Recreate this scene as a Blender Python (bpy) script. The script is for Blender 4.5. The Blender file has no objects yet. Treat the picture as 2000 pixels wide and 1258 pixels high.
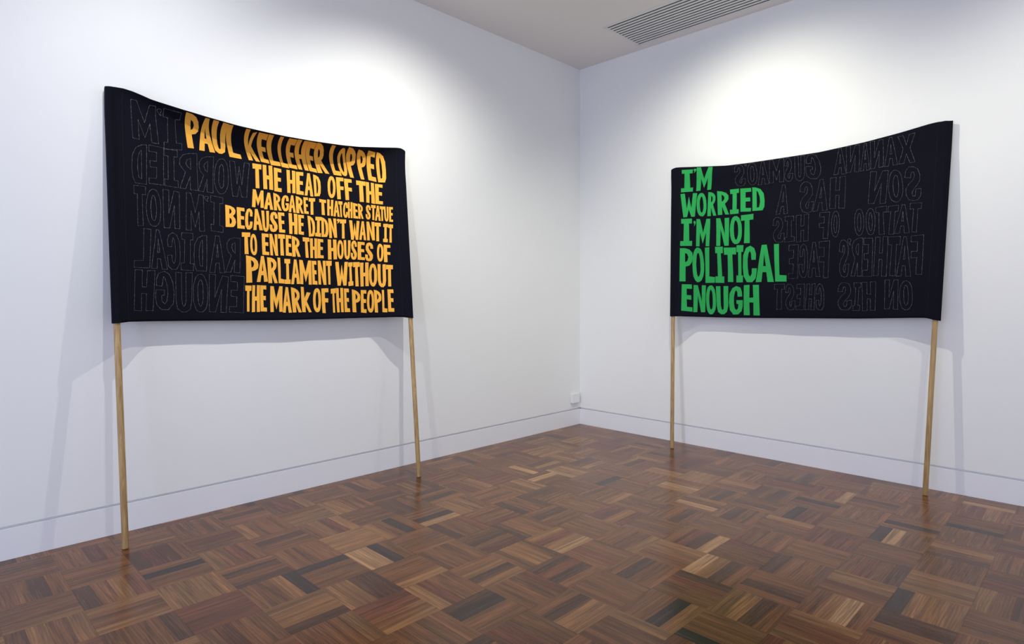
import bpy, bmesh, math, random
from mathutils import Vector, Matrix
from mathutils.geometry import tessellate_polygon

sc = bpy.context.scene
C = sc.collection
random.seed(7)

# ------------------------------------------------------------------ camera
# room axes: left wall = plane y 0, right wall = plane x 0, corner at the origin, room in x<0, y<0
cam_d = bpy.data.cameras.new('camera')
cam = bpy.data.objects.new('camera', cam_d)
C.objects.link(cam)
sc.camera = cam
cam.location = (-5.4629, -4.3337, 1.45)
cam.rotation_euler = (math.radians(90), 0, -math.radians(45.3408))
cam_d.sensor_width = 36
cam_d.lens = 36 * 1197.3 / 2000
cam_d.shift_x = (1000 - 1001.9) / 2000
cam_d.shift_y = -(629 - 577.1) / 2000
cam_d.clip_start = .05

# ------------------------------------------------------------------ light
w = bpy.data.worlds.new('world')
sc.world = w
w.use_nodes = True
bg = w.node_tree.nodes['Background']
bg.inputs[0].default_value = (.82, .855, 1.0, 1)
bg.inputs[1].default_value = 1.12
sc.view_settings.view_transform = 'Standard'
sc.view_settings.look = 'None'
sc.view_settings.exposure = 0
sc.view_settings.gamma = 1
sc.view_settings.use_curve_mapping = False

def spot(loc, target, watts, cone, blend, col, size=.014):
    d = bpy.data.lights.new('gallery_spot', 'SPOT')
    d.energy = watts
    d.spot_size = math.radians(cone)
    d.spot_blend = blend
    d.color = col
    d.shadow_soft_size = size
    o = bpy.data.objects.new('gallery_spot', d)
    o.location = loc
    o.rotation_euler = (Vector(target) - Vector(loc)).to_track_quat('-Z', 'Y').to_euler()
    C.objects.link(o)
    return o

# track lamps under the ceiling, out of the picture
spot((-4.48, -1.50, 3.92), (-3.95, 0, 0.75), 120, 124, 1, (.985, .99, .96))
spot((-2.80, -1.50, 3.92), (-2.45, 0, 0.95), 186, 114, 1, (1, .985, .89))
spot((-1.50, -2.10, 3.92), (0, -2.15, 1.00), 172, 130, 1, (1, .98, .82))
spot((-1.50, -4.30, 3.92), (0, -4.50, 0.90), 92, 124, 1, (1, .98, .84))

# daylight from the glazed opening at the far left end of the room
d = bpy.data.lights.new('daylight_opening', 'AREA')
d.shape = 'RECTANGLE'; d.size = 3.6; d.size_y = 2.8
d.energy = 130
d.color = (.50, .60, 1.0)
o = bpy.data.objects.new('daylight_opening', d)
o.location = (-8.95, -3.4, 1.7)
o.rotation_euler = Vector((1, 0, 0)).to_track_quat('-Z', 'Y').to_euler()
C.objects.link(o)

# ------------------------------------------------------------------ helpers
def nt(name):
    m = bpy.data.materials.new(name)
    m.use_nodes = True
    n = m.node_tree.nodes
    return m, n, m.node_tree.links, n['Principled BSDF']

def new_obj(name, me, parent=None, mat=None):
    o = bpy.data.objects.new(name, me)
    C.objects.link(o)
    if parent: o.parent = parent
    if mat: me.materials.append(mat)
    return o

def mesh_from(name, verts, faces, smooth=False):
    me = bpy.data.meshes.new(name)
    me.from_pydata([tuple(v) for v in verts], [], faces)
    me.update()
    if smooth:
        me.polygons.foreach_set('use_smooth', [True] * len(me.polygons))
    return me

def box_vf(x0, x1, y0, y1, z0, z1):
    v = [(x0, y0, z0), (x1, y0, z0), (x1, y1, z0), (x0, y1, z0), (x0, y0, z1), (x1, y0, z1), (x1, y1, z1), (x0, y1, z1)]
    f = [(0, 3, 2, 1), (4, 5, 6, 7), (0, 1, 5, 4), (1, 2, 6, 5), (2, 3, 7, 6), (3, 0, 4, 7)]
    return v, f

def boxes(name, L, parent=None, mat=None, bevel=0, seg=2):
    V, Fc = [], []
    for b in L:
        v, f = box_vf(*b)
        k = len(V)
        V += v
        Fc += [tuple(i + k for i in q) for q in f]
    me = mesh_from(name, V, Fc)
    if bevel:
        bm = bmesh.new()
        bm.from_mesh(me)
        bmesh.ops.bevel(bm, geom=bm.edges[:], offset=bevel, segments=seg, affect='EDGES')
        bm.to_mesh(me)
        bm.free()
    return new_obj(name, me, parent, mat)

def empty(name, loc, label, cat, group=None):
    o = bpy.data.objects.new(name, None)
    o.location = loc
    o.empty_display_size = .1
    C.objects.link(o)
    o['label'] = label
    o['category'] = cat
    if group: o['group'] = group
    return o

def struct(o, label=None):
    o['kind'] = 'structure'
    if label: o['label'] = label
    return o

# ------------------------------------------------------------------ materials
def mat_paint(name, col, rough, bump=.02, scale=260):
    m, n, l, p = nt(name)
    no = n.new('ShaderNodeTexNoise'); no.inputs['Scale'].default_value = scale; no.inputs['Detail'].default_value = 3
    tc = n.new('ShaderNodeTexCoord')
    l.new(tc.outputs['Object'], no.inputs['Vector'])
    big = n.new('ShaderNodeTexNoise'); big.inputs['Scale'].default_value = 1.3; big.inputs['Detail'].default_value = 2
    l.new(tc.outputs['Object'], big.inputs['Vector'])
    mx = n.new('ShaderNodeMixRGB')
    mx.inputs[1].default_value = (*[c * .985 for c in col], 1); mx.inputs[2].default_value = (*col, 1)
    l.new(big.outputs['Fac'], mx.inputs[0]); l.new(mx.outputs[0], p.inputs['Base Color'])
    bp = n.new('ShaderNodeBump'); bp.inputs['Strength'].default_value = bump; bp.inputs['Distance'].default_value = .002
    l.new(no.outputs['Fac'], bp.inputs['Height']); l.new(bp.outputs[0], p.inputs['Normal'])
    p.inputs['Roughness'].default_value = rough
    p.inputs['Specular IOR Level'].default_value = .3
    return m

M_wall = mat_paint('white_wall_paint', (.80, .81, .795), .75)
M_skirt = mat_paint('white_skirting_paint', (.78, .785, .80), .45)
M_ceil = mat_paint('ceiling_paint', (.80, .765, .725), .85)
M_plastic = mat_paint('white_plastic', (.80, .80, .82), .35, 0.0)
M_vent = mat_paint('vent_paint', (.72, .72, .69), .5)
M_dark = mat_paint('duct_black', (.006, .006, .006), .9)
M_sub = mat_paint('subfloor', (.03, .018, .012), .9)

def mat_wood_floor():
    m, n, l, p = nt('oiled_parquet')
    at = n.new('ShaderNodeAttribute'); at.attribute_name = 'tone'
    uv = n.new('ShaderNodeUVMap'); uv.uv_map = 'UVMap'
    mp = n.new('ShaderNodeMapping'); mp.inputs['Scale'].default_value = (5.0, 75, 1)
    l.new(uv.outputs[0], mp.inputs[0])
    g1 = n.new('ShaderNodeTexNoise'); g1.inputs['Scale'].default_value = 1.0; g1.inputs['Detail'].default_value = 6; g1.inputs['Roughness'].default_value = .62; g1.inputs['Distortion'].default_value = .7
    l.new(mp.outputs[0], g1.inputs['Vector'])
    # cathedral figure
    mp2 = n.new('ShaderNodeMapping'); mp2.inputs['Scale'].default_value = (2.2, 11, 1)
    l.new(uv.outputs[0], mp2.inputs[0])
    wv = n.new('ShaderNodeTexWave'); wv.wave_type = 'BANDS'; wv.bands_direction = 'Y'
    wv.inputs['Scale'].default_value = 2.2; wv.inputs['Distortion'].default_value = 9; wv.inputs['Detail'].default_value = 3; wv.inputs['Detail Scale'].default_value = .6
    l.new(mp2.outputs[0], wv.inputs['Vector'])
    fine = n.new('ShaderNodeTexNoise'); fine.inputs['Scale'].default_value = 1; fine.inputs['Detail'].default_value = 2
    mp3 = n.new('ShaderNodeMapping'); mp3.inputs['Scale'].default_value = (60, 900, 1)
    l.new(uv.outputs[0], mp3.inputs[0]); l.new(mp3.outputs[0], fine.inputs['Vector'])
    r1 = n.new('ShaderNodeMapRange'); r1.inputs['From Min'].default_value = .25; r1.inputs['From Max'].default_value = .75
    r1.inputs['To Min'].default_value = .74; r1.inputs['To Max'].default_value = 1.26
    l.new(g1.outputs['Fac'], r1.inputs['Value'])
    r2 = n.new('ShaderNodeMapRange'); r2.inputs['To Min'].default_value = .86; r2.inputs['To Max'].default_value = 1.13
    l.new(wv.outputs['Fac'], r2.inputs['Value'])
    r3 = n.new('ShaderNodeMapRange'); r3.inputs['From Min'].default_value = .3; r3.inputs['From Max'].default_value = .7
    r3.inputs['To Min'].default_value = .88; r3.inputs['To Max'].default_value = 1.1
    l.new(fine.outputs['Fac'], r3.inputs['Value'])
    mp4 = n.new('ShaderNodeMapping'); mp4.inputs['Scale'].default_value = (1.6, 26, 1)
    l.new(uv.outputs[0], mp4.inputs[0])
    st = n.new('ShaderNodeTexNoise'); st.inputs['Scale'].default_value = 1; st.inputs['Detail'].default_value = 3; st.inputs['Distortion'].default_value = 1.2
    l.new(mp4.outputs[0], st.inputs['Vector'])
    r4 = n.new('ShaderNodeMapRange'); r4.inputs['From Min'].default_value = .32; r4.inputs['From Max'].default_value = .68
    r4.inputs['To Min'].default_value = .62; r4.inputs['To Max'].default_value = 1.40
    l.new(st.outputs['Fac'], r4.inputs['Value'])
    a0 = n.new('ShaderNodeMath'); a0.operation = 'MULTIPLY'; l.new(r1.outputs[0], a0.inputs[0]); l.new(r4.outputs[0], a0.inputs[1])
    a = n.new('ShaderNodeMath'); a.operation = 'MULTIPLY'; l.new(a0.outputs[0], a.inputs[0]); l.new(r2.outputs[0], a.inputs[1])
    b = n.new('ShaderNodeMath'); b.operation = 'MULTIPLY'; l.new(a.outputs[0], b.inputs[0]); l.new(r3.outputs[0], b.inputs[1])
    vm = n.new('ShaderNodeVectorMath'); vm.operation = 'SCALE'
    l.new(at.outputs['Color'], vm.inputs[0]); l.new(b.outputs[0], vm.inputs['Scale'])
    l.new(vm.outputs[0], p.inputs['Base Color'])
    tc = n.new('ShaderNodeTexCoord')
    rn = n.new('ShaderNodeTexNoise'); rn.inputs['Scale'].default_value = 3.0; rn.inputs['Detail'].default_value = 4
    l.new(tc.outputs['Object'], rn.inputs['Vector'])
    rr = n.new('ShaderNodeMapRange'); rr.inputs['To Min'].default_value = .18; rr.inputs['To Max'].default_value = .28
    l.new(rn.outputs['Fac'], rr.inputs['Value']); l.new(rr.outputs[0], p.inputs['Roughness'])
    bp = n.new('ShaderNodeBump'); bp.inputs['Strength'].default_value = .05; bp.inputs['Distance'].default_value = .001
    l.new(g1.outputs['Fac'], bp.inputs['Height']); l.new(bp.outputs[0], p.inputs['Normal'])
    p.inputs['Specular IOR Level'].default_value = .31
    return m
M_floor = mat_wood_floor()

def mat_cloth(name, col, weave=1400, bump=.3, rough=.92, sheen=.0):
    m, n, l, p = nt(name)
    tc = n.new('ShaderNodeTexCoord')
    no = n.new('ShaderNodeTexNoise'); no.inputs['Scale'].default_value = 5; no.inputs['Detail'].default_value = 5
    l.new(tc.outputs['Object'], no.inputs['Vector'])
    fi = n.new('ShaderNodeTexNoise'); fi.inputs['Scale'].default_value = weave / 4; fi.inputs['Detail'].default_value = 2
    l.new(tc.outputs['Object'], fi.inputs['Vector'])
    mx = n.new('ShaderNodeMixRGB')
    mx.inputs[1].default_value = (*[c * .88 for c in col], 1); mx.inputs[2].default_value = (*[min(1, c * 1.12) for c in col], 1)
    l.new(no.outputs['Fac'], mx.inputs[0]); l.new(mx.outputs[0], p.inputs['Base Color'])
    bp = n.new('ShaderNodeBump'); bp.inputs['Strength'].default_value = bump; bp.inputs['Distance'].default_value = .0012
    l.new(fi.outputs['Fac'], bp.inputs['Height']); l.new(bp.outputs[0], p.inputs['Normal'])
    p.inputs['Roughness'].default_value = rough
    p.inputs['Specular IOR Level'].default_value = .12
    if sheen:
        p.inputs['Sheen Weight'].default_value = sheen
        p.inputs['Sheen Roughness'].default_value = .6
    return m
M_cloth = mat_cloth('dark_navy_cotton', (.0042, .0044, .0098))
M_yellow = mat_cloth('golden_yellow_felt', (.90, .44, .062), 900, .5)
M_green = mat_cloth('green_felt', (.028, .36, .085), 900, .5)
M_thread = mat_cloth('pale_thread', (.115, .115, .125), 900, 0)
M_seam = mat_cloth('seam_thread', (.022, .024, .035), 900, 0)

def mat_dowel():
    m, n, l, p = nt('pale_timber_dowel')
    tc = n.new('ShaderNodeTexCoord')
    mp = n.new('ShaderNodeMapping'); mp.inputs['Scale'].default_value = (90, 90, 3)
    l.new(tc.outputs['Object'], mp.inputs[0])
    no = n.new('ShaderNodeTexNoise'); no.inputs['Scale'].default_value = 1; no.inputs['Detail'].default_value = 5; no.inputs['Distortion'].default_value = .5
    l.new(mp.outputs[0], no.inputs['Vector'])
    cr = n.new('ShaderNodeValToRGB')
    cr.color_ramp.elements[0].position = .3; cr.color_ramp.elements[0].color = (.29, .180, .066, 1)
    cr.color_ramp.elements[1].position = .7; cr.color_ramp.elements[1].color = (.51, .340, .145, 1)
    l.new(no.outputs['Fac'], cr.inputs[0]); l.new(cr.outputs[0], p.inputs['Base Color'])
    p.inputs['Roughness'].default_value = .5
    return m
M_dowel = mat_dowel()

# ------------------------------------------------------------------ room
H = 4.0
WX, WY = -9.0, -8.0            # how far the two walls and the floor run
floor = struct(boxes('floor', [(WX, .0, WY, .0, -.06, -.0135)], None, M_sub), 'dark parquet timber floor in alternating square blocks')
FG = (.171, .185)              # shadow groove above the flush skirting
wall_l = struct(boxes('wall_left', [(WX, .12, 0, .12, FG[1], H), (WX, .12, .018, .12, -.0135, FG[1])], None, M_wall), 'white plaster wall on the left')
wall_r = struct(boxes('wall_right', [(0, .12, WY, 0, FG[1], H), (.018, .12, WY, 0, -.0135, FG[1])], None, M_wall), 'white plaster wall on the right')
struct(boxes('baseboard_left', [(WX, .0175, 0, .0175, -.0135, FG[0])], None, M_skirt, .0012, 2), 'flush white skirting board below the left wall')
struct(boxes('baseboard_right', [(0, .0175, WY, -.0005, -.0135, FG[0])], None, M_skirt, .0012, 2), 'flush white skirting board below the right wall')

# ceiling with an opening for the slot grille
VX0, VX1, VY1, VY0 = -.700, -.130, -.868, -3.60
ceil = struct(boxes('ceiling', [(WX, VX0, WY, .12, H, H + .1), (VX1, .12, WY, .12, H, H + .1),
                                (VX0, VX1, VY1, .12, H, H + .1), (VX0, VX1, WY, VY0, H, H + .1)], None, M_ceil), 'off-white plaster ceiling')

vent = empty('ceiling_vent', ((VX0 + VX1) / 2, (VY0 + VY1) / 2, H), 'long white linear slot air grille with black slots in the ceiling beside the right wall', 'air vent')
def vbox(name, L, mat, bevel=0):
    ox, oy, oz = vent.location
    return boxes(name, [(a - ox, b - ox, c - oy, d - oy, e - oz, f - oz) for a, b, c, d, e, f in L], vent, mat, bevel)
fw = .022
vbox('frame', [(VX0 - fw, VX0 + .006, VY0 - fw, VY1 + fw, H - .005, H - .0005), (VX1 - .006, VX1 + fw, VY0 - fw, VY1 + fw, H - .005, H - .0005),
               (VX0, VX1, VY1 - .004, VY1 + fw, H - .005, H - .0005), (VX0, VX1, VY0 - fw, VY0 + .004, H - .005, H - .0005)], M_vent)
vbox('duct', [(VX0 - .01, VX1 + .01, VY0 - .01, VY1 + .01, H + .045, H + .05), (VX0 - .01, VX0 - .0005, VY0, VY1, H + .004, H + .044),], M_dark)
NS = 12
s0, s1 = -.676, -.150          # first and last slot centre
pitch = (s1 - s0) / (NS - 1)
slotw = pitch * .40
for k in range(NS + 1):
    a = VX0 if k == 0 else s0 + (k - 1) * pitch + slotw / 2
    b = VX1 if k == NS else s0 + k * pitch - slotw / 2
    vbox('slat', [(a, b, VY0, VY1 - (0.0 if k in (0, NS) else .002), H - .0025, H + .0008)], M_vent)
vbox('inner_liner', [(VX0, VX0 + .002, VY0, VY1, H + .0015, H + .045), (VX1 - .002, VX1, VY0, VY1, H + .0015, H + .045), (VX0, VX1, VY1 - .002, VY1, H + .0015, H + .045)], M_dark)

# power outlet box low on the left wall
out = empty('power_outlet', (-.105, 0, .304), 'small white surface-mounted outlet box low on the left wall by the corner', 'outlet')
boxes('back_box', [(-.062, .062, -.018, -.0002, -.050, .050)], out, M_plastic, .003, 3)
boxes('cover_plate', [(-.066, .066, -.030, -.0175, -.054, .054)], out, M_plastic, .0045, 4)

# ------------------------------------------------------------------ parquet floor
S = .28897
X0, Y0 = -4.8439, -.3763
def lin(r, g, b): return (r, g, b)
TONE = {'m': (.132, .053, .019), 'd': (.070, .029, .014), 'k': (.038, .021, .016), 'l': (.182, .083, .029), 'L': (.290, .155, .066), 'r': (.112, .037, .016)}
fixed = {}
for q in '''-1,0,2,d 0,1,0,d 0,1,2,l 0,1,3,r 1,0,1,r 1,1,1,k 1,2,0,l 1,2,3,l 2,2,3,d 2,3,3,k 3,3,0,k 2,3,2,l 2,1,0,l 0,3,3,d 4,3,1,L 4,3,2,k 4,4,3,l 3,4,0,l 3,5,1,r 3,5,0,r 2,5,3,l 4,5,0,l 5,5,2,d 5,5,1,l 6,6,0,d 6,6,2,d 6,5,1,l 6,5,2,l 4,6,1,k 5,7,1,d 5,7,2,l 4,7,1,r 3,7,0,d 8,8,0,L 7,7,1,d 6,8,2,k 6,8,3,l 7,9,0,l 7,9,2,d 6,9,0,k 8,9,1,d 8,10,2,L 8,10,1,l 9,11,0,k 10,10,3,d 10,10,1,r 10,2,1,L 11,2,0,L 11,3,3,k 8,4,1,d 10,4,3,l 10,1,2,L 5,2,2,k 6,1,1,d 6,2,2,k 6,4,1,d 14,3,0,l 12,6,2,d 13,8,2,k 12,8,1,k 12,10,1,L 12,10,0,k 14,11,0,k 13,10,1,k 14,8,2,r'''.split():
    i, j, n_, k = q.split(',')
    fixed[(int(i), int(j), int(n_))] = k
rng = random.Random(11)
planks = []
for i in range(-15, 17):
    for j in range(-2, 27):
        bt = rng.uniform(.90, 1.10)
        blk = rng.choice('mmmmmmmrl')
        for n_ in range(4):
            k = fixed.get((i, j, n_))
            r = rng.random()
            if k is None:
                k = blk if r < .50 else ('m' if r < .76 else ('d' if r < .85 else ('r' if r < .91 else ('l' if r < .99 else 'L'))))
            c = TONE[k]
            v = bt * rng.uniform(.88, 1.13) if k in 'mlr' else rng.uniform(.9, 1.1)
            hue = rng.uniform(-.05, .05)
            c = (c[0] * v * (1 + hue * .5), c[1] * v, c[2] * v * (1 - hue))
            x0 = X0 + i * S; y1 = Y0 - j * S
            if (i + j) % 2 == 0:
                b = [x0, x0 + S, y1 - (n_ + 1) * S / 4, y1 - n_ * S / 4]; along = 0
            else:
                b = [x0 + n_ * S / 4, x0 + (n_ + 1) * S / 4, y1 - S, y1]; along = 1
            zt = rng.uniform(-.00010, .00010)
            ou, ov = rng.uniform(0, 40), rng.uniform(0, 40)
            b[1] = min(b[1], -.0008); b[3] = min(b[3], -.0008)
            b[0] = max(b[0], WX); b[2] = max(b[2], WY)
            if b[1] - b[0] < .006 or b[3] - b[2] < .006: continue
            planks.append((b, along, c, zt, ou, ov))
# the ones that show largest are parts of their own
cl = cam.location
def shown(p):
    b = p[0]
    x, y = (b[0] + b[1]) / 2 - cl.x, (b[2] + b[3]) / 2 - cl.y
    th = math.radians(45.3408)
    X = x * math.cos(th) - y * math.sin(th); Y = x * math.sin(th) + y * math.cos(th)
    if Y < .3: return 0
    px = 1001.9 + 1197.3 * X / Y; py = 577.1 + 1197.3 * 1.45 / Y
    if px < -60 or px > 2060 or py > 1290: return 0
    return (b[1] - b[0]) * (b[3] - b[2]) / Y ** 3
planks.sort(key=shown, reverse=True)
GAP = .00012
def plank_geo(P, V, Fc, U, T):
    b, along, c, zt, ou, ov = P
    x0, x1, y0, y1 = b[0] + GAP, b[1] - GAP, b[2] + GAP, b[3] - GAP
    e = .00025
    k = len(V)
    zs = [(-.0135, 0), (zt - e, 0), (zt, e)]
    for z, ins in zs:
        V += [(x0 + ins, y0 + ins, z), (x1 - ins, y0 + ins, z), (x1 - ins, y1 - ins, z), (x0 + ins, y1 - ins, z)]
    fs = [(8, 9, 10, 11)]
    for lv in (0, 4):
        for a in range(4):
            bb = (a + 1) % 4
            fs.append((lv + a, lv + bb, lv + 4 + bb, lv + 4 + a))
    for f in fs:
        Fc.append(tuple(q + k for q in f))
        for q in f:
            x, y, z = V[k + q]
            U.append((x - b[0] + ou, y - b[2] + ov) if along == 0 else (y - b[2] + ou, x - b[0] + ov))
            T.append((*c, 1))
def plank_mesh(name, Ps):
    V, Fc, U, T = [], [], [], []
    for P in Ps: plank_geo(P, V, Fc, U, T)
    me = bpy.data.meshes.new(name)
    me.from_pydata(V, [], Fc)
    uvl = me.uv_layers.new(name='UVMap')
    uvl.data.foreach_set('uv', [c for u in U for c in u])
    ca = me.color_attributes.new('tone', 'FLOAT_COLOR', 'CORNER')
    ca.data.foreach_set('color', [c for t in T for c in t])
    me.materials.append(M_floor)
    return me
for P in planks[:300]:
    new_obj('parquet_plank', plank_mesh('parquet_plank', [P]), floor)
rest = new_obj('parquet_planks', plank_mesh('parquet_planks', planks[300:]), floor)
rest['kind'] = 'stuff'

# ------------------------------------------------------------------ banners
def lerp_list(L, s):
    n = len(L) - 1
    f = min(max(s, 0.0), 1.0) * n
    i = min(int(f), n - 1)
    f -= i
    return (L[i][0] * (1 - f) + L[i + 1][0] * f, L[i][1] * (1 - f) + L[i + 1][1] * f)

def smooth(x):
    x = min(max(x, 0.0), 1.0)
    return x * x * (3 - 2 * x)

def cloth_point(B, s, t, off=0.0):
    """s across (0 = left pole, 1 = right pole), t down; off = metres in front of the front face.
    returns (along-wall coordinate, distance from the wall, height)"""
    ta, tz = lerp_list(B['top'], s)
    ba, bz = lerp_list(B['bot'], s)
    a = ta * (1 - t) + ba * t
    z = tz * (1 - t) + bz * t
    (l0, l1), (r0, r1) = B['pd']              # pole distance from the wall at cloth top / bottom
    dl = l0 + (l1 - l0) * t
    dr = r0 + (r1 - r0) * t
    dp = dl * (1 - s) + dr * s
    e = B['edge']
    w = smooth((s - .02) / e[0]) * smooth((1 - s - .02) / e[1])
    # the cloth hangs back from the leaning poles; its top hem stays pushed forward
    lip = B['lip'] * (math.sin(math.pi * min(max(s * .98 + .01, 0), 1)) ** .75)
    k = math.exp(-((t / B['lipw']) ** B['lipe']))
    dm = B['back'][0] + (B['back'][1] - B['back'][0]) * (t ** 1.3)
    d = dp * (1 - w) + dm * w + lip * k
    # shallow folds
    g = smooth(t / .1) * w
    d += g * (.0032 * math.sin(9 * t + 5 * s + B['ph']) + .0024 * math.sin(23 * t - 7 * s + 1.3 * B['ph'])
              + .0014 * math.sin(31 * s + 4 * t))
    # tension folds that fan out of the two top corners
    for sc, dirn in ((0.0, 1), (1.0, -1)):
        x = (s - sc) * dirn
        q = math.exp(-(x * x + t * t * .5) / .012)
        d += .0035 * q * math.sin(26 * (t - x * .9) + 1)
    # round sleeves over the two poles (the poles run straight from cloth top to cloth bottom)
    h = .003
    L = B['len']
    for (a0, a1), p0, p1 in ((B['pa'][0], l0, l1), (B['pa'][1], r0, r1)):
        x = a - (a0 + (a1 - a0) * t)
        h = max(h, .003 + B['rr'] * math.exp(-(x / .026) ** 2))
    return (a, d + h + off, z), h

BANNER_L = {'lip': 0.165, 'lipe': 1.0, 'lipw': 0.038, 'back': (0.03, 0.085), 'edge': (0.09, 0.12), 'ph': 0.4, 'rr': 0.0215, 'pa': ((-4.557, -4.5408), (-2.4434, -2.479)), 'sp': [0.5, 0.5], 'len': 2.103, 'pd': ((0.0247, 0.1639), (0.0271, 0.2033)), 'top': [(-4.575, 2.6961), (-4.5302, 2.6994), (-4.4855, 2.698), (-4.4407, 2.6882), (-4.396, 2.6735), (-4.3512, 2.6567), (-4.3065, 2.6463), (-4.2617, 2.6378), (-4.217, 2.6293), (-4.1723, 2.6213), (-4.1275, 2.6143), (-4.0828, 2.6072), (-4.038, 2.6002), (-3.9933, 2.5941), (-3.9485, 2.5885), (-3.9038, 2.583), (-3.859, 2.5777), (-3.8143, 2.5745), (-3.7695, 2.5717), (-3.7248, 2.5691), (-3.68, 2.5667), (-3.6353, 2.565), (-3.5905, 2.5637), (-3.5458, 2.5626), (-3.501, 2.5626), (-3.4563, 2.5634), (-3.4115, 2.5644), (-3.3668, 2.5655), (-3.322, 2.5668), (-3.2773, 2.5692), (-3.2325, 2.5719), (-3.1878, 2.5748), (-3.143, 2.5778), (-3.0983, 2.581), (-3.0535, 2.5852), (-3.0088, 2.5904), (-2.964, 2.5958), (-2.9193, 2.6013), (-2.8745, 2.6092), (-2.8298, 2.6172), (-2.785, 2.6253), (-2.7403, 2.6335), (-2.6955, 2.6419), (-2.6508, 2.6507), (-2.606, 2.6598), (-2.5613, 2.6688), (-2.5165, 2.6775), (-2.4718, 2.6833), (-2.427, 2.6663)], 'bot': [(-4.5647, 1.2864), (-4.5209, 1.2894), (-4.4771, 1.2935), (-4.4333, 1.2923), (-4.3895, 1.2911), (-4.3457, 1.2903), (-4.3019, 1.2898), (-4.2581, 1.289), (-4.2143, 1.2882), (-4.1705, 1.2874), (-4.1267, 1.2866), (-4.0829, 1.2858), (-4.0391, 1.2849), (-3.9953, 1.2841), (-3.9515, 1.2832), (-3.9077, 1.2824), (-3.8639, 1.2815), (-3.8201, 1.2806), (-3.7763, 1.2797), (-3.7325, 1.2788), (-3.6887, 1.2779), (-3.6449, 1.2769), (-3.6011, 1.276), (-3.5573, 1.275), (-3.5135, 1.2741), (-3.4697, 1.2733), (-3.4259, 1.2732), (-3.3821, 1.2731), (-3.3383, 1.2731), (-3.2945, 1.273), (-3.2506, 1.2729), (-3.2068, 1.2729), (-3.163, 1.2728), (-3.1192, 1.2728), (-3.0754, 1.2729), (-3.0316, 1.273), (-2.9878, 1.273), (-2.944, 1.273), (-2.9002, 1.273), (-2.8564, 1.2729), (-2.8126, 1.2726), (-2.7688, 1.2724), (-2.725, 1.2723), (-2.6812, 1.2728), (-2.6374, 1.2736), (-2.5936, 1.2742), (-2.5498, 1.2739), (-2.506, 1.2683), (-2.4622, 1.2632)]}
BANNER_R = {'lip': 0.055, 'lipe': 1.8, 'lipw': 0.1, 'back': (0.035, 0.075), 'edge': (0.1, 0.15), 'ph': 2.1, 'rr': 0.0215, 'pa': ((-1.2032, -1.2676), (-3.4353, -3.3815)), 'sp': [0.5, 0.5], 'len': 2.174, 'pd': ((0.0255, 0.158), (0.0245, 0.1191)), 'top': [(-1.1825, 2.697), (-1.2303, 2.7104), (-1.2781, 2.7057), (-1.3258, 2.6992), (-1.3736, 2.6925), (-1.4213, 2.6859), (-1.4691, 2.6796), (-1.5169, 2.6735), (-1.5646, 2.6674), (-1.6124, 2.6617), (-1.6602, 2.656), (-1.7079, 2.6504), (-1.7557, 2.6448), (-1.8035, 2.6415), (-1.8512, 2.6399), (-1.899, 2.6383), (-1.9467, 2.6367), (-1.9945, 2.6352), (-2.0423, 2.6342), (-2.09, 2.6338), (-2.1378, 2.6334), (-2.1856, 2.6331), (-2.2333, 2.6328), (-2.2811, 2.6325), (-2.3289, 2.6324), (-2.3766, 2.6324), (-2.4244, 2.6324), (-2.4721, 2.6325), (-2.5199, 2.6326), (-2.5677, 2.6327), (-2.6154, 2.6358), (-2.6632, 2.6394), (-2.711, 2.6431), (-2.7587, 2.6468), (-2.8065, 2.6506), (-2.8543, 2.6544), (-2.902, 2.6582), (-2.9498, 2.6639), (-2.9975, 2.6703), (-3.0453, 2.6767), (-3.0931, 2.6832), (-3.1408, 2.69), (-3.1886, 2.6987), (-3.2364, 2.7079), (-3.2841, 2.717), (-3.3319, 2.7257), (-3.3797, 2.731), (-3.4274, 2.7302), (-3.4752, 2.7243)], 'bot': [(-1.2414, 1.2468), (-1.2867, 1.2485), (-1.332, 1.249), (-1.3773, 1.2482), (-1.4226, 1.2474), (-1.4678, 1.2467), (-1.5131, 1.2464), (-1.5584, 1.2464), (-1.6037, 1.2464), (-1.649, 1.2463), (-1.6943, 1.2463), (-1.7395, 1.2463), (-1.7848, 1.2463), (-1.8301, 1.2463), (-1.8754, 1.2472), (-1.9207, 1.248), (-1.9659, 1.2489), (-2.0112, 1.2497), (-2.0565, 1.2506), (-2.1018, 1.2514), (-2.1471, 1.2522), (-2.1924, 1.2531), (-2.2376, 1.254), (-2.2829, 1.2548), (-2.3282, 1.2557), (-2.3735, 1.2567), (-2.4188, 1.2576), (-2.4641, 1.2585), (-2.5093, 1.2594), (-2.5546, 1.2603), (-2.5999, 1.2612), (-2.6452, 1.2621), (-2.6905, 1.2631), (-2.7358, 1.264), (-2.781, 1.2649), (-2.8263, 1.2658), (-2.8716, 1.2667), (-2.9169, 1.2684), (-2.9622, 1.2703), (-3.0074, 1.2721), (-3.0527, 1.274), (-3.098, 1.276), (-3.1433, 1.278), (-3.1886, 1.2801), (-3.2339, 1.2822), (-3.2791, 1.2838), (-3.3244, 1.2842), (-3.3697, 1.2741), (-3.415, 1.2647)]}

def world_of(side, p):
    a, d, z = p
    return Vector((a, -d, z)) if side == 'L' else Vector((-d, a, z))

def curve_pts(P, closed=True, n=4):
    """round a control polygon (Catmull-Rom)"""
    out = []
    m = len(P)
    for i in range(m):
        p0, p1, p2, p3 = P[i - 1], P[i], P[(i + 1) % m], P[(i + 2) % m]
        for k in range(n):
            t = k / n
            out.append(tuple(.5 * ((2 * b) + (-a + c) * t + (2 * a - 5 * b + 4 * c - d) * t * t + (-a + 3 * b - 3 * c + d) * t ** 3)
                             for a, b, c, d in zip(p0, p1, p2, p3)))
    return out

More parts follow.
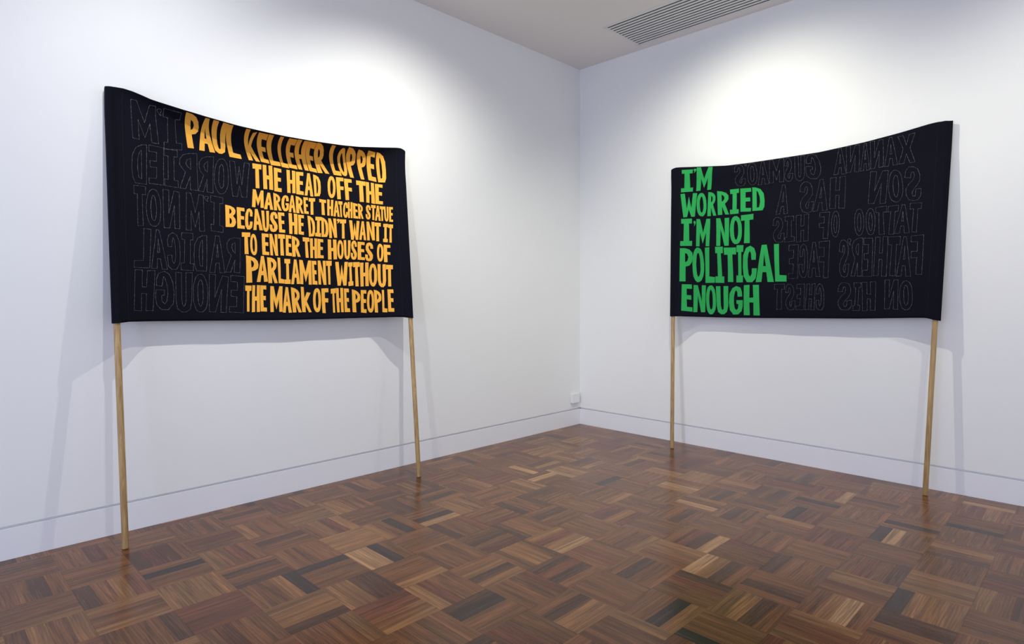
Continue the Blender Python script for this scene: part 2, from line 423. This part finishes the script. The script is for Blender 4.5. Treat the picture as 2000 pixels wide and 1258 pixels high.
def oval(cx, cy, rx, ry, ex=2.4, n=20):
    o = []
    for k in range(n):
        a = 2 * math.pi * k / n
        c_, s_ = math.cos(a), math.sin(a)
        o.append((cx + rx * math.copysign(abs(c_) ** (2 / ex), c_), cy + ry * math.copysign(abs(s_) ** (2 / ex), s_)))
    return o

GLYPH = {
 'L': [[(0, 0), (.42, 0), (.40, .82), (1, .84), (1, 1), (.02, 1)]],
 'T': [[(0, 0), (1, 0), (.99, .20), (.69, .20), (.72, 1), (.28, 1), (.31, .20), (.01, .21)]],
 'I': [[(0, 0), (1, 0), (.98, .18), (.73, .18), (.76, .82), (1, .82), (1, 1), (0, 1), (0, .82), (.28, .82), (.27, .18), (.02, .18)]],
 'E': [[(0, 0), (.97, .01), (.98, .17), (.47, .16), (.47, .40), (.90, .41), (.90, .57), (.47, .56), (.49, .84), (1, .85), (1, 1), (0, .99)]],
 'F': [[(0, 0), (.97, .01), (.98, .17), (.48, .17), (.48, .41), (.94, .42), (.94, .58), (.49, .57), (.52, 1), (.06, 1)]],
 'H': [[(0, 0), (.38, 0), (.38, .42), (.62, .42), (.61, 0), (1, 0), (1, 1), (.62, 1), (.62, .58), (.38, .58), (.38, 1), (.01, 1)]],
 'N': [[(0, 0), (.33, 0), (.69, .60), (.66, 0), (1, 0), (1, 1), (.66, 1), (.33, .38), (.34, 1), (.02, 1)]],
 'M': [[(0, 0), (.27, 0), (.50, .50), (.75, 0), (1, 0), (1, 1), (.73, 1), (.73, .48), (.50, .90), (.28, .48), (.27, 1), (0, 1)]],
 'W': [[(0, 0), (.27, 0), (.37, .64), (.51, .13), (.64, .64), (.75, 0), (1, 0), (.88, 1), (.63, 1), (.50, .68), (.37, 1), (.12, 1)]],
 'X': [[(0, 0), (.32, 0), (.52, .36), (.70, 0), (1, 0), (.72, .48), (1, 1), (.68, 1), (.51, .67), (.30, 1), (0, 1), (.32, .49)]],
 'K': [[(0, 0), (.36, 0), (.34, .50), (.66, .06), (1, .02), (.58, .46), (1, 1), (.66, 1), (.37, .64), (.40, 1), (.04, 1)]],
 'k': [[(0, 0), (.28, 0), (.32, .46), (.60, .20), (.98, .22), (.56, .56), (1, 1), (.74, 1), (.40, .70), (.38, 1), (.02, 1)]],
 'A': [[(.35, 0), (.65, 0), (1, 1), (.66, 1), (.60, .74), (.39, .74), (.33, 1), (0, 1)], [(.50, .24), (.58, .58), (.43, .58)]],
 'P': [[(0, 0), (.42, 0), (.74, .04), (.96, .14), (1, .28), (.94, .42), (.74, .52), (.44, .56), (.46, 1), (0, 1)],
       [(.40, .14), (.58, .18), (.66, .27), (.58, .38), (.41, .43)]],
 'R': [[(0, 0), (.42, 0), (.76, .05), (.95, .16), (.95, .32), (.84, .43), (.64, .52), (1, 1), (.66, 1), (.40, .64), (.40, 1), (0, 1)],
       [(.38, .14), (.56, .19), (.62, .28), (.54, .38), (.38, .44)]],
 'B': [[(0, 0), (.45, .01), (.82, .08), (.96, .20), (.92, .36), (.72, .47), (.94, .60), (1, .76), (.92, .92), (.74, 1), (.02, 1)],
       [(.36, .14), (.54, .18), (.60, .27), (.52, .36), (.37, .40)], [(.37, .56), (.54, .61), (.62, .72), (.56, .83), (.39, .86)]],
 'D': [[(0, 0), (.34, .01), (.70, .08), (.94, .26), (1, .55), (.96, .82), (.80, .98), (.06, 1)],
       [(.34, .14), (.48, .20), (.60, .38), (.63, .62), (.55, .84), (.38, .87)]],
 'O': [oval(.5, .5, .5, .5, 2.3, 18), oval(.5, .5, .19, .345, 2.1, 14)],
 'C': [[(.97, .38), (1, .22), (.88, .07), (.58, 0), (.26, .06), (.05, .27), (0, .58), (.06, .84), (.30, 1), (.66, 1), (.92, .90), (1, .72), (1, .62), (.66, .62),
        (.64, .76), (.52, .85), (.42, .79), (.37, .60), (.38, .38), (.46, .20), (.56, .14), (.64, .22), (.66, .38)]],
 'G': [[(.97, .37), (.96, .20), (.84, .05), (.55, 0), (.26, .07), (.05, .28), (0, .58), (.06, .84), (.30, 1), (.66, 1), (.92, .88), (1, .70), (1, .49), (.55, .49),
        (.55, .62), (.70, .63), (.66, .78), (.52, .85), (.42, .79), (.36, .60), (.37, .38), (.46, .20), (.56, .14), (.62, .22), (.65, .38)]],
 'S': [[(1, .32), (.95, .13), (.76, .02), (.48, 0), (.20, .06), (.05, .22), (.08, .40), (.26, .54), (.50, .67), (.58, .76), (.54, .85), (.42, .86), (.35, .77), (.34, .66),
        (0, .64), (.03, .84), (.20, .97), (.48, 1), (.78, .97), (.97, .83), (.98, .66), (.80, .52), (.52, .38), (.42, .28), (.46, .17), (.57, .15), (.64, .23), (.66, .33)]],
 'U': [[(0, 0), (.36, 0), (.37, .68), (.42, .82), (.52, .85), (.61, .80), (.63, .68), (.64, 0), (1, 0), (1, .70), (.90, .91), (.64, 1), (.38, 1), (.13, .92), (.02, .72)]],
 "'": [[(.10, .12), (.5, 0), (.92, .10), (1, .36), (.62, .76), (.20, 1), (.38, .56), (.10, .38)]],
}

def letter_contours(ch, q, r, jit):
    """glyph -> contours in cloth coordinates (s, t), through the four corners of this letter"""
    (a0, b0), (a1, b1), (a2, b2), (a3, b3) = [(q[i] / 1e4, q[i + 1] / 1e4) for i in (0, 2, 4, 6)]
    out = []
    for cont in GLYPH[ch]:
        o = []
        for x, y in cont:
            x += r.uniform(-jit, jit); y += r.uniform(-jit, jit) * .5
            s = (a0 * (1 - x) + a1 * x) * (1 - y) + (a3 * (1 - x) + a2 * x) * y
            t = (b0 * (1 - x) + b1 * x) * (1 - y) + (b3 * (1 - x) + b2 * x) * y
            o.append((min(max(s, .001), .999), min(max(t, .004), .996)))
        out.append(o)
    return out

def felt_letter(side, B, ch, q, r, parent, origin, mat):
    cons = letter_contours(ch, q, r, .012)
    L, Hh = B['len'], 1.45
    flat = [Vector((s * L, t * Hh, 0)) for c_ in cons for s, t in c_]
    tris = tessellate_polygon([[Vector((s * L, t * Hh, 0)) for s, t in c_] for c_ in cons])
    bm = bmesh.new()
    vs = [bm.verts.new(p) for p in flat]
    for t3 in tris:
        try: bm.faces.new([vs[i] for i in t3])
        except ValueError: pass
    for it in range(4):
        es = [e for e in bm.edges if e.calc_length() > (.011 if min(e.verts[0].co.y, e.verts[1].co.y) < .26 and B['lip'] > .1 else .022)]
        if not es: break
        bmesh.ops.subdivide_edges(bm, edges=es, cuts=1, use_grid_fill=False)
        bmesh.ops.triangulate(bm, faces=[f for f in bm.faces if len(f.verts) > 3])
    bm.verts.ensure_lookup_table(); bm.verts.index_update()
    V = []; Fc = []
    for v in bm.verts:
        p, h = cloth_point(B, v.co.x / L, v.co.y / Hh, .0030)
        V.append(world_of(side, p) - origin)
    n0 = len(V)
    # orientation: the front must face the room
    for f in bm.faces:
        ids = [v.index for v in f.verts]
        nn = (V[ids[1]] - V[ids[0]]).cross(V[ids[2]] - V[ids[0]])
        front = -nn.y if side == 'L' else -nn.x
        Fc.append(tuple(ids) if front > 0 else tuple(reversed(ids)))
    back = {}
    for e in bm.edges:
        if len(e.link_faces) == 1:
            for v in e.verts:
                if v.index not in back:
                    p, h = cloth_point(B, v.co.x / L, v.co.y / Hh, .0004)
                    back[v.index] = len(V)
                    V.append(world_of(side, p) - origin)
            a, b = e.verts[0].index, e.verts[1].index
            Fc.append((a, b, back[b], back[a]))
    bm.free()
    me = mesh_from('felt_letter', V, Fc)
    return new_obj('felt_letter', me, parent, mat)

def stitched_letter(side, B, ch, q, r, parent, origin, mat):
    cons = letter_contours(ch, q, r, .018)
    L, Hh = B['len'], 1.45
    V, Fc = [], []
    for c_ in cons:
        if ch in 'OCSGUD' and len(c_) > 5:
            pass
        m = len(c_)
        pos = 0
        for i in range(m):
            (s0_, t0_), (s1_, t1_) = c_[i], c_[(i + 1) % m]
            p0 = Vector((s0_ * L, t0_ * Hh, 0)); p1 = Vector((s1_ * L, t1_ * Hh, 0))
            ln = (p1 - p0).length
            if ln < 1e-4: continue
            dr = (p1 - p0) / ln; nr = Vector((-dr.y, dr.x, 0))
            k = 0.0
            while k < ln:
                st = min(ln - k, r.uniform(.007, .012))
                wd = r.choice((.0005, .0006, .0007, .0008, .0015)) if k > 0 else r.choice((.0009, .0014))
                a = p0 + dr * k; b = p0 + dr * (k + st * .80)
                j = nr * r.uniform(-.0009, .0009)
                base = len(V)
                for off in (.0002, .0013):
                    for pt in (a + nr * wd + j, b + nr * wd, b - nr * wd, a - nr * wd + j):
                        s = min(max(pt.x / L, 0), 1); t = min(max(pt.y / Hh, .001), .999)
                        p, h = cloth_point(B, s, t, .0008 + off)
                        V.append(world_of(side, p) - origin)
                Fc += [tuple(base + z for z in f) for f in ((4, 5, 6, 7), (0, 1, 5, 4), (1, 2, 6, 5), (2, 3, 7, 6), (3, 0, 4, 7))]
                k += st
    me = mesh_from('stitched_letter', V, Fc)
    return new_obj('stitched_letter', me, parent, mat)

def pole_mesh(base, top, rad, origin):
    base, top = Vector(base), Vector(top)
    ax = (top - base).normalized()
    ux = ax.cross(Vector((0, 1, 0.1))).normalized(); uy = ax.cross(ux)
    V, Fc = [], []
    n = 20
    Ln = (top - base).length
    rings = [(0, rad * .55), (.0015, rad * .93), (.005, rad), (Ln * .25, rad * .995), (Ln * .5, rad), (Ln * .75, rad * 1.003), (Ln - .004, rad), (Ln, rad * .9)]
    for h, rr in rings:
        for k in range(n):
            a = 2 * math.pi * k / n
            V.append(base + ax * h + (ux * math.cos(a) + uy * math.sin(a)) * rr - origin)
    for i in range(len(rings) - 1):
        for k in range(n):
            k2 = (k + 1) % n
            Fc.append((i * n + k, i * n + k2, (i + 1) * n + k2, (i + 1) * n + k))
    Fc.append(tuple(range(n - 1, -1, -1)))
    Fc.append(tuple(range((len(rings) - 1) * n, len(rings) * n)))
    return mesh_from('pole', V, Fc, True)

def make_cloth(side, B, parent, origin):
    NS_, NT = 200, 110
    ss = []
    for i in range(NS_ + 1):
        u = i / NS_
        ss.append(u)
    extra = [e + k * .0025 / B['len'] for e in (0, 1) for k in range(-24, 25)]
    ss = sorted(set(ss + [e for e in extra if 0 < e < 1]))
    tt = [(j / NT) ** 1.35 for j in range(NT + 1)]
    V, Fc = [], []
    ss = [q for k_, q in enumerate(ss) if k_ == 0 or q - ss[k_ - 1] > 1e-5]
    def fr(i, j): return i * len(tt) + j
    for s in ss:
        for t in tt:
            p, h = cloth_point(B, s, t)
            # the hem at the top closes over onto the back
            hem = min(1.0, math.sqrt(max(0.0, 1 - (1 - min(t / .006, 1)) ** 2)))
            V.append(world_of(side, (p[0], p[1] - h * (1 - hem), p[2])) - origin)
    n = len(V)
    for s in ss:
        for t in tt:
            p, h = cloth_point(B, s, t)
            hem = min(1.0, math.sqrt(max(0.0, 1 - (1 - min(t / .006, 1)) ** 2)))
            V.append(world_of(side, (p[0], p[1] - 2 * h + h * (1 - hem), p[2])) - origin)
    A, T = len(ss), len(tt)
    for i in range(A - 1):
        for j in range(T - 1):
            a, b, c_, d = fr(i, j), fr(i + 1, j), fr(i + 1, j + 1), fr(i, j + 1)
            Fc.append((a, d, c_, b))
            Fc.append((a + n, b + n, c_ + n, d + n))
    for i in range(A - 1):
        a, b = fr(i, 0), fr(i + 1, 0)
        Fc.append((a, b, b + n, a + n))
        am = (lerp_list(B['bot'], ss[i])[0] + lerp_list(B['bot'], ss[i + 1])[0]) / 2
        if min(abs(am - pa_[1]) for pa_ in B['pa']) > B['rr']:      # sleeves stay open below
            a, b = fr(i, T - 1), fr(i + 1, T - 1)
            Fc.append((a, a + n, b + n, b))
    for j in range(T - 1):
        a, b = fr(0, j), fr(0, j + 1)
        Fc.append((a, a + n, b + n, b))
        a, b = fr(A - 1, j), fr(A - 1, j + 1)
        Fc.append((a, b, b + n, a + n))
    me = mesh_from('cloth', V, Fc, True)
    bm = bmesh.new(); bm.from_mesh(me)
    bmesh.ops.remove_doubles(bm, verts=bm.verts, dist=.00002)
    bmesh.ops.recalc_face_normals(bm, faces=bm.faces)
    bm.to_mesh(me); bm.free()
    return new_obj('cloth', me, parent, M_cloth)

def seam(side, B, parent, origin, s):
    V, Fc = [], []
    L = B['len']
    t = .012
    r = random.Random(3)
    while t < .99:
        t2 = t + .0050
        k = len(V)
        for off in (.0003, .0012):
            for s_, t_ in ((s - .0006 / L, t), (s + .0006 / L, t), (s + .0006 / L, t2), (s - .0006 / L, t2)):
                p, h = cloth_point(B, s_, t_, off + .0004)
                V.append(world_of(side, p) - origin)
        Fc += [tuple(k + z for z in f) for f in ((4, 5, 6, 7), (0, 1, 5, 4), (1, 2, 6, 5), (2, 3, 7, 6), (3, 0, 4, 7))]
        t = t2 + .0018
    return new_obj('sleeve_seam', mesh_from('sleeve_seam', V, Fc), parent, M_seam)

def banner(side, B, poles, label, texts, felt, outs):
    m = [(Vector(b) + Vector(t)) / 2 for b, t in poles]
    origin = Vector(((m[0].x + m[1].x) / 2, (m[0].y + m[1].y) / 2, 0))
    root = empty('protest_banner', origin, label, 'banner', 'cloth banners on two timber poles leaning on the walls')
    for b, t in poles:
        new_obj('pole', pole_mesh(b, t, .0178, origin), root, M_dowel)
    cl_ = make_cloth(side, B, root, origin)
    r = random.Random(5)
    for line in texts.strip().splitlines():
        p = line.split()
        felt_letter(side, B, p[0], list(map(int, p[1:])), r, cl_, origin, felt)
    for line in outs.strip().splitlines():
        p = line.split()
        stitched_letter(side, B, p[0], list(map(int, p[1:])), r, cl_, origin, M_thread)
    for s in (.085 / B['len'], 1 - .085 / B['len']):
        seam(side, B, cl_, origin, s)
    return root

YEL = """
P 1955 47 2331 55 2504 1463 2121 1554
A 2331 55 2710 30 2910 1425 2451 1522
U 2685 30 3122 30 3250 1379 2884 1428
L 3106 44 3453 30 3726 1426 3347 1448
K 3634 30 3973 42 4316 1382 3933 1394
E 4034 56 4341 49 4631 1378 4357 1376
L 4352 52 4705 45 5025 1410 4680 1425
L 4713 43 4985 53 5321 1466 5061 1439
E 5010 39 5292 30 5620 1456 5328 1444
H 5300 38 5704 30 6030 1472 5661 1447
E 5709 35 6005 39 6346 1539 6061 1483
R 6014 37 6366 70 6815 1528 6367 1526
L 6589 53 6951 71 7311 1599 6983 1565
O 6938 96 7268 100 7620 1631 7277 1601
P 7285 63 7725 139 7985 1740 7661 1679
P 7757 121 8190 242 8417 1869 8095 1787
E 8223 159 8592 246 8759 1967 8417 1862
D 8637 240 9117 369 9191 2090 8819 1984
T 4068 1536 4362 1512 4380 2812 4113 2837
H 4400 1507 4727 1477 4766 2800 4442 2812
E 4782 1548 5046 1550 5061 2848 4812 2861
H 5225 1563 5536 1577 5545 2838 5261 2863
E 5560 1598 5830 1577 5836 2896 5575 2888
A 5861 1621 6172 1595 6186 2935 5877 2907
D 6189 1658 6470 1710 6473 2912 6218 2925
O 6737 1654 7050 1658 7048 2960 6738 2948
F 7073 1689 7379 1709 7396 2994 7100 2987
F 7395 1751 7711 1785 7737 3051 7430 3033
T 7890 1853 8278 1950 8313 3172 7910 3129
H 8295 1951 8649 2051 8674 3283 8296 3179
E 8697 2069 9017 2140 9002 3331 8693 3277
M 4094 2927 4442 2920 4437 3873 4051 3905
A 4484 2996 4751 2969 4758 3911 4451 3929
R 4770 2949 5003 3026 5050 3906 4786 3921
G 5052 2986 5313 3004 5306 3916 5050 3906
A 5307 2989 5545 2966 5544 3954 5301 3932
R 5555 2997 5792 3074 5831 3976 5564 3961
E 5826 3020 5990 3016 6013 3973 5852 3967
T 6025 3045 6254 3035 6255 3998 6017 4005
T 6409 3050 6669 3088 6702 3984 6439 3965
H 6723 3038 6959 3063 6950 4001 6723 3985
A 6960 3096 7194 3116 7214 4046 6972 4016
T 7154 3111 7317 3137 7349 4068 7207 4039
C 7351 3163 7536 3156 7546 4097 7353 4068
H 7536 3146 7725 3164 7730 4100 7558 4090
E 7741 3191 7933 3263 7963 4140 7769 4111
R 7950 3237 8146 3353 8195 4165 7980 4140
S 8277 3299 8497 3378 8505 4219 8287 4181
T 8509 3328 8706 3368 8706 4253 8534 4220
A 8689 3377 8909 3417 8928 4308 8695 4269
T 8881 3428 9043 3468 9050 4329 8921 4301
U 9043 3458 9215 3498 9217 4379 9077 4349
E 9241 3510 9397 3524 9385 4419 9244 4392
B 3209 3999 3532 4000 3528 5104 3213 5148
E 3561 4023 3805 4009 3804 5140 3575 5163
C 3823 4011 4062 3985 4051 5139 3813 5154
A 4040 3990 4322 3969 4391 5109 4084 5148
U 4350 4030 4605 3998 4599 5152 4391 5170
S 4640 4007 4907 4018 4892 5138 4608 5150
E 4915 4011 5136 3997 5153 5130 4945 5146
H 5284 3991 5597 4020 5581 5179 5296 5169
E 5623 4043 5836 4042 5814 5183 5625 5175
D 5966 4068 6242 4140 6232 5266 5991 5273
I 6264 4101 6489 4094 6448 5256 6238 5236
D 6489 4104 6758 4213 6751 5270 6470 5264
N 6759 4147 7060 4144 7096 5272 6782 5301
' 7082 4160 7222 4155 7218 4439 7090 4442
T 7222 4189 7470 4192 7463 5323 7220 5310
W 7598 4222 8016 4285 8000 5399 7623 5382
A 8023 4285 8300 4308 8300 5429 8000 5389
N 8318 4325 8660 4351 8683 5450 8342 5430
T 8679 4379 8928 4428 8917 5522 8678 5483
I 9022 4484 9194 4511 9165 5595 9004 5563
T 9205 4529 9381 4572 9355 5646 9181 5604
T 3709 5338 3975 5305 3990 6459 3708 6492
O 3971 5366 4185 5352 4213 6515 3971 6501
E 4353 5275 4586 5262 4600 6444 4374 6449
N 4612 5264 4877 5249 4909 6441 4638 6449
T 4906 5239 5139 5223 5188 6410 4923 6418
E 5173 5251 5365 5257 5391 6422 5178 6411
R 5385 5287 5656 5390 5701 6442 5411 6443
T 5772 5322 6016 5336 6068 6488 5825 6473
H 6042 5360 6310 5359 6330 6504 6068 6488
E 6329 5367 6549 5387 6577 6492 6343 6494
H 6723 5387 7063 5383 7109 6537 6747 6559
O 7096 5405 7337 5422 7372 6537 7118 6520
U 7355 5402 7635 5419 7624 6555 7399 6537
S 7646 5425 7897 5447 7918 6578 7659 6555
E 7928 5504 8236 5532 8252 6604 7949 6569
S 8260 5539 8604 5588 8611 6698 8265 6654
O 8769 5649 9013 5675 9008 6740 8775 6705
F 9018 5725 9257 5765 9264 6789 9017 6757
P 3824 6550 4216 6630 4256 7967 3840 7996
A 4212 6524 4526 6501 4548 7903 4177 7942
R 4521 6557 4849 6590 4884 7951 4568 7978
L 4882 6549 5098 6552 5113 7972 4913 7949
I 5123 6588 5325 6594 5329 7991 5127 7996
A 5365 6598 5649 6597 5669 7979 5351 8006
M 5652 6619 6089 6642 6109 8021 5675 7986
E 6114 6641 6293 6644 6324 8014 6141 8014
N 6348 6633 6644 6633 6671 8030 6361 8014
T 6666 6632 6891 6633 6875 8014 6704 8020
W 7031 6686 7537 6687 7512 8080 7060 8087
I 7556 6720 7730 6705 7750 8085 7546 8107
T 7754 6716 8032 6704 8056 8135 7757 8135
H 8057 6758 8423 6748 8403 8139 8051 8162
O 8444 6809 8776 6822 8765 8192 8427 8166
U 8797 6856 9083 6896 9075 8255 8796 8203
T 9096 6920 9322 6950 9297 8214 9082 8199
T 3804 8148 4006 8144 3973 9542 3799 9543
H 4034 8118 4280 8112 4271 9540 4004 9566
E 4295 8108 4499 8090 4504 9527 4296 9543
M 4632 8138 5050 8131 5037 9531 4621 9557
A 5070 8161 5326 8174 5363 9593 5045 9578
R 5346 8164 5656 8304 5722 9585 5404 9585
k 5704 8144 6061 8181 6095 9597 5737 9579
O 6157 8207 6458 8221 6464 9619 6159 9593
F 6473 8231 6747 8216 6762 9658 6497 9649
T 6834 8256 7026 8226 7049 9647 6872 9656
H 7037 8226 7316 8219 7342 9636 7078 9631
E 7354 8253 7552 8247 7601 9635 7388 9637
P 7684 8306 8027 8477 8048 9676 7713 9656
E 8057 8353 8300 8360 8302 9717 8072 9697
O 8320 8370 8626 8380 8635 9721 8326 9695
P 8627 8370 8894 8476 8918 9716 8665 9696
L 8921 8385 9090 8390 9090 9707 8931 9693
E 9109 8364 9303 8364 9308 9683 9121 9682
"""
LOUT = """
M 1219 182 600 321 651 1947 1343 1784
' 1366 213 1245 238 1286 520 1395 473
I 1849 123 1405 171 1484 1925 1968 1735
D 1019 2016 607 2266 621 4003 1028 3784
E 1462 1883 1064 1944 1069 3736 1459 3663
I 1831 1841 1487 1919 1489 3645 1858 3615
R 2390 1707 1876 1906 1889 3625 2402 3553
R 2862 1660 2426 1811 2419 3561 2846 3496
O 3321 1586 2903 1704 2891 3534 3331 3417
W 3975 1585 3350 1655 3387 3476 3946 3437
T 979 3935 657 4058 649 5817 983 5688
O 1357 3875 1000 4006 990 5721 1388 5615
N 1870 3810 1439 3858 1453 5641 1885 5592
M 2566 3724 2067 3760 2051 5585 2574 5529
' 2718 3719 2587 3748 2593 4041 2715 4001
I 3139 3665 2766 3662 2778 5440 3141 5461
L 1097 5829 655 5905 608 7649 1050 7572
A 1401 5775 1142 5811 1099 7593 1510 7585
C 1867 5770 1531 5842 1513 7590 1875 7539
I 2244 5732 1919 5758 1887 7537 2240 7535
D 2646 5728 2256 5811 2249 7579 2645 7522
A 3129 5660 2788 5703 2710 7576 3163 7561
R 3664 5661 3231 5686 3191 7488 3628 7498
H 1177 7699 638 7739 569 9521 1120 9517
G 1688 7667 1201 7718 1173 9475 1678 9475
U 2199 7675 1738 7680 1725 9568 2182 9579
O 2641 7667 2231 7717 2213 9578 2650 9575
N 3266 7741 2704 7651 2677 9565 3202 9592
E 3776 7695 3332 7638 3278 9579 3723 9609
"""
GRN = """
I 514 196 1054 163 977 1644 442 1708
' 1082 141 1229 121 1215 400 1069 425
M 1244 66 1979 52 1804 1526 1137 1606
W 424 1823 1170 1738 1133 3307 473 3406
O 1152 1738 1577 1726 1600 3311 1132 3319
R 1679 1690 1999 1719 2024 3262 1618 3300
R 2062 1639 2569 1706 2581 3202 2099 3245
I 2621 1563 2996 1542 2978 3189 2617 3197
E 3041 1567 3500 1568 3481 3124 3052 3098
D 3535 1556 3994 1627 4057 3158 3516 3100
I 456 3509 919 3463 926 5286 424 5323
' 971 3613 1085 3610 1082 3976 988 3979
M 1112 3496 1744 3463 1702 5316 1100 5321
N 2017 3457 2574 3425 2555 5274 2015 5285
O 2609 3316 3099 3352 3119 5213 2610 5183
T 3081 3312 3590 3286 3595 5174 3036 5151
P 420 5475 949 5429 937 7681 413 7699
O 933 5400 1444 5382 1454 7701 914 7720
L 1509 5397 1991 5368 1923 7735 1500 7752
I 1966 5342 2298 5326 2343 7718 1955 7734
T 2346 5404 2865 5404 2878 7672 2355 7669
I 2888 5269 3174 5281 3134 7680 2861 7682
C 3143 5316 3687 5362 3725 7713 3130 7691
A 3687 5315 4340 5327 4388 7713 3672 7700
L 4394 5325 4831 5318 4886 7718 4432 7708
E 501 7870 907 7859 903 9662 487 9632
N 966 7904 1525 7901 1458 9684 925 9698
O 1535 7893 1960 7883 1979 9806 1505 9824
U 1973 7949 2508 7926 2508 9786 1997 9805
G 2540 7914 3127 7948 3148 9782 2545 9792
H 3179 7876 3806 7875 3853 9839 3180 9826
"""
ROUT = """
S 3301 65 2889 30 2859 1388 3285 1436
' 3413 68 3314 48 3322 187 3408 204
O 3805 56 3440 30 3344 1367 3749 1439
A 4187 32 3902 40 3774 1444 4197 1454
M 4842 43 4303 61 4222 1420 4757 1455
S 5120 77 4853 65 4791 1443 5094 1508
U 5577 66 5231 68 5173 1487 5515 1545
G 6092 80 5621 30 5561 1444 6109 1558
A 6884 35 6657 34 6532 1486 6925 1564
N 7385 78 6962 49 6935 1504 7346 1584
A 7648 89 7460 57 7385 1563 7674 1604
N 8097 144 7699 63 7702 1571 8097 1615
A 8427 167 8195 86 8125 1610 8526 1685
X 8995 250 8523 198 8543 1653 9020 1781
A 4933 1680 4581 1596 4472 3464 4914 3466
S 5818 1676 5353 1589 5361 3502 5851 3574
A 6297 1661 5938 1574 5819 3482 6323 3507
H 6918 1697 6412 1619 6399 3460 6906 3545
N 8254 1885 7709 1732 7651 3511 8197 3664
O 8658 2028 8276 1860 8276 3606 8737 3788
S 9192 2124 8734 1884 8790 3743 9261 3930
S 4740 3671 4356 3622 4370 5219 4799 5257
I 5143 3665 4816 3671 4799 5234 5161 5211
H 5690 3634 5228 3648 5234 5307 5667 5253
F 6409 3658 6072 3614 6016 5153 6363 5242
O 6743 3685 6490 3623 6471 5159 6740 5209
O 7523 3758 7231 3682 7249 5219 7553 5280
O 7882 3846 7591 3754 7627 5269 7915 5340
T 8231 3822 7893 3798 7935 5295 8286 5401
T 8594 3900 8287 3850 8229 5361 8567 5464
A 8877 3962 8603 3880 8500 5389 8947 5495
T 9276 4020 8939 3928 8928 5450 9267 5542
E 5311 5456 4957 5436 4941 7544 5300 7572
C 5657 5439 5389 5408 5341 7490 5681 7510
A 6017 5388 5745 5374 5681 7491 6110 7481
F 6416 5391 6049 5354 6056 7532 6418 7570
S 7072 5417 6732 5356 6790 7596 7098 7624
' 7141 5376 7019 5354 7030 5738 7142 5768
R 7521 5419 7157 5368 7174 7566 7525 7592
E 7835 5499 7547 5418 7559 7597 7856 7670
H 8303 5536 7923 5438 7903 7591 8322 7698
T 8691 5621 8316 5539 8306 7662 8697 7737
A 8953 5687 8701 5623 8615 7734 9065 7807
F 9387 5713 9007 5648 9025 7694 9410 7761
T 4812 7875 4413 7866 4412 9436 4841 9464
S 5159 7880 4843 7884 4884 9494 5261 9496
E 5568 7899 5271 7897 5272 9477 5563 9497
H 5946 7905 5651 7903 5615 9478 5949 9491
C 6255 7917 5994 7919 6000 9499 6306 9501
S 7200 7916 6741 7881 6778 9524 7247 9528
I 7519 7959 7288 7930 7284 9546 7500 9531
H 7983 7968 7545 7944 7601 9552 8013 9563
N 8693 7951 8277 7895 8293 9474 8715 9529
O 9119 8053 8732 7996 8764 9571 9184 9592
"""
banner('L', BANNER_L, [((-4.526, -.291, 0.0005), (-4.557, -.025, 2.693)), ((-2.511, -.362, 0.0005), (-2.443, -.025, 2.675))],
       'dark navy cloth banner with golden yellow felt lettering leaning on the left wall', YEL, M_yellow, LOUT)
banner('R', BANNER_R, [((-.272, -1.323, 0.0005), (-.025, -1.203, 2.69)), ((-.201, -3.335, 0.0005), (-.025, -3.435, 2.712))],
       'dark navy cloth banner with green felt lettering leaning on the right wall', GRN, M_green, ROUT)
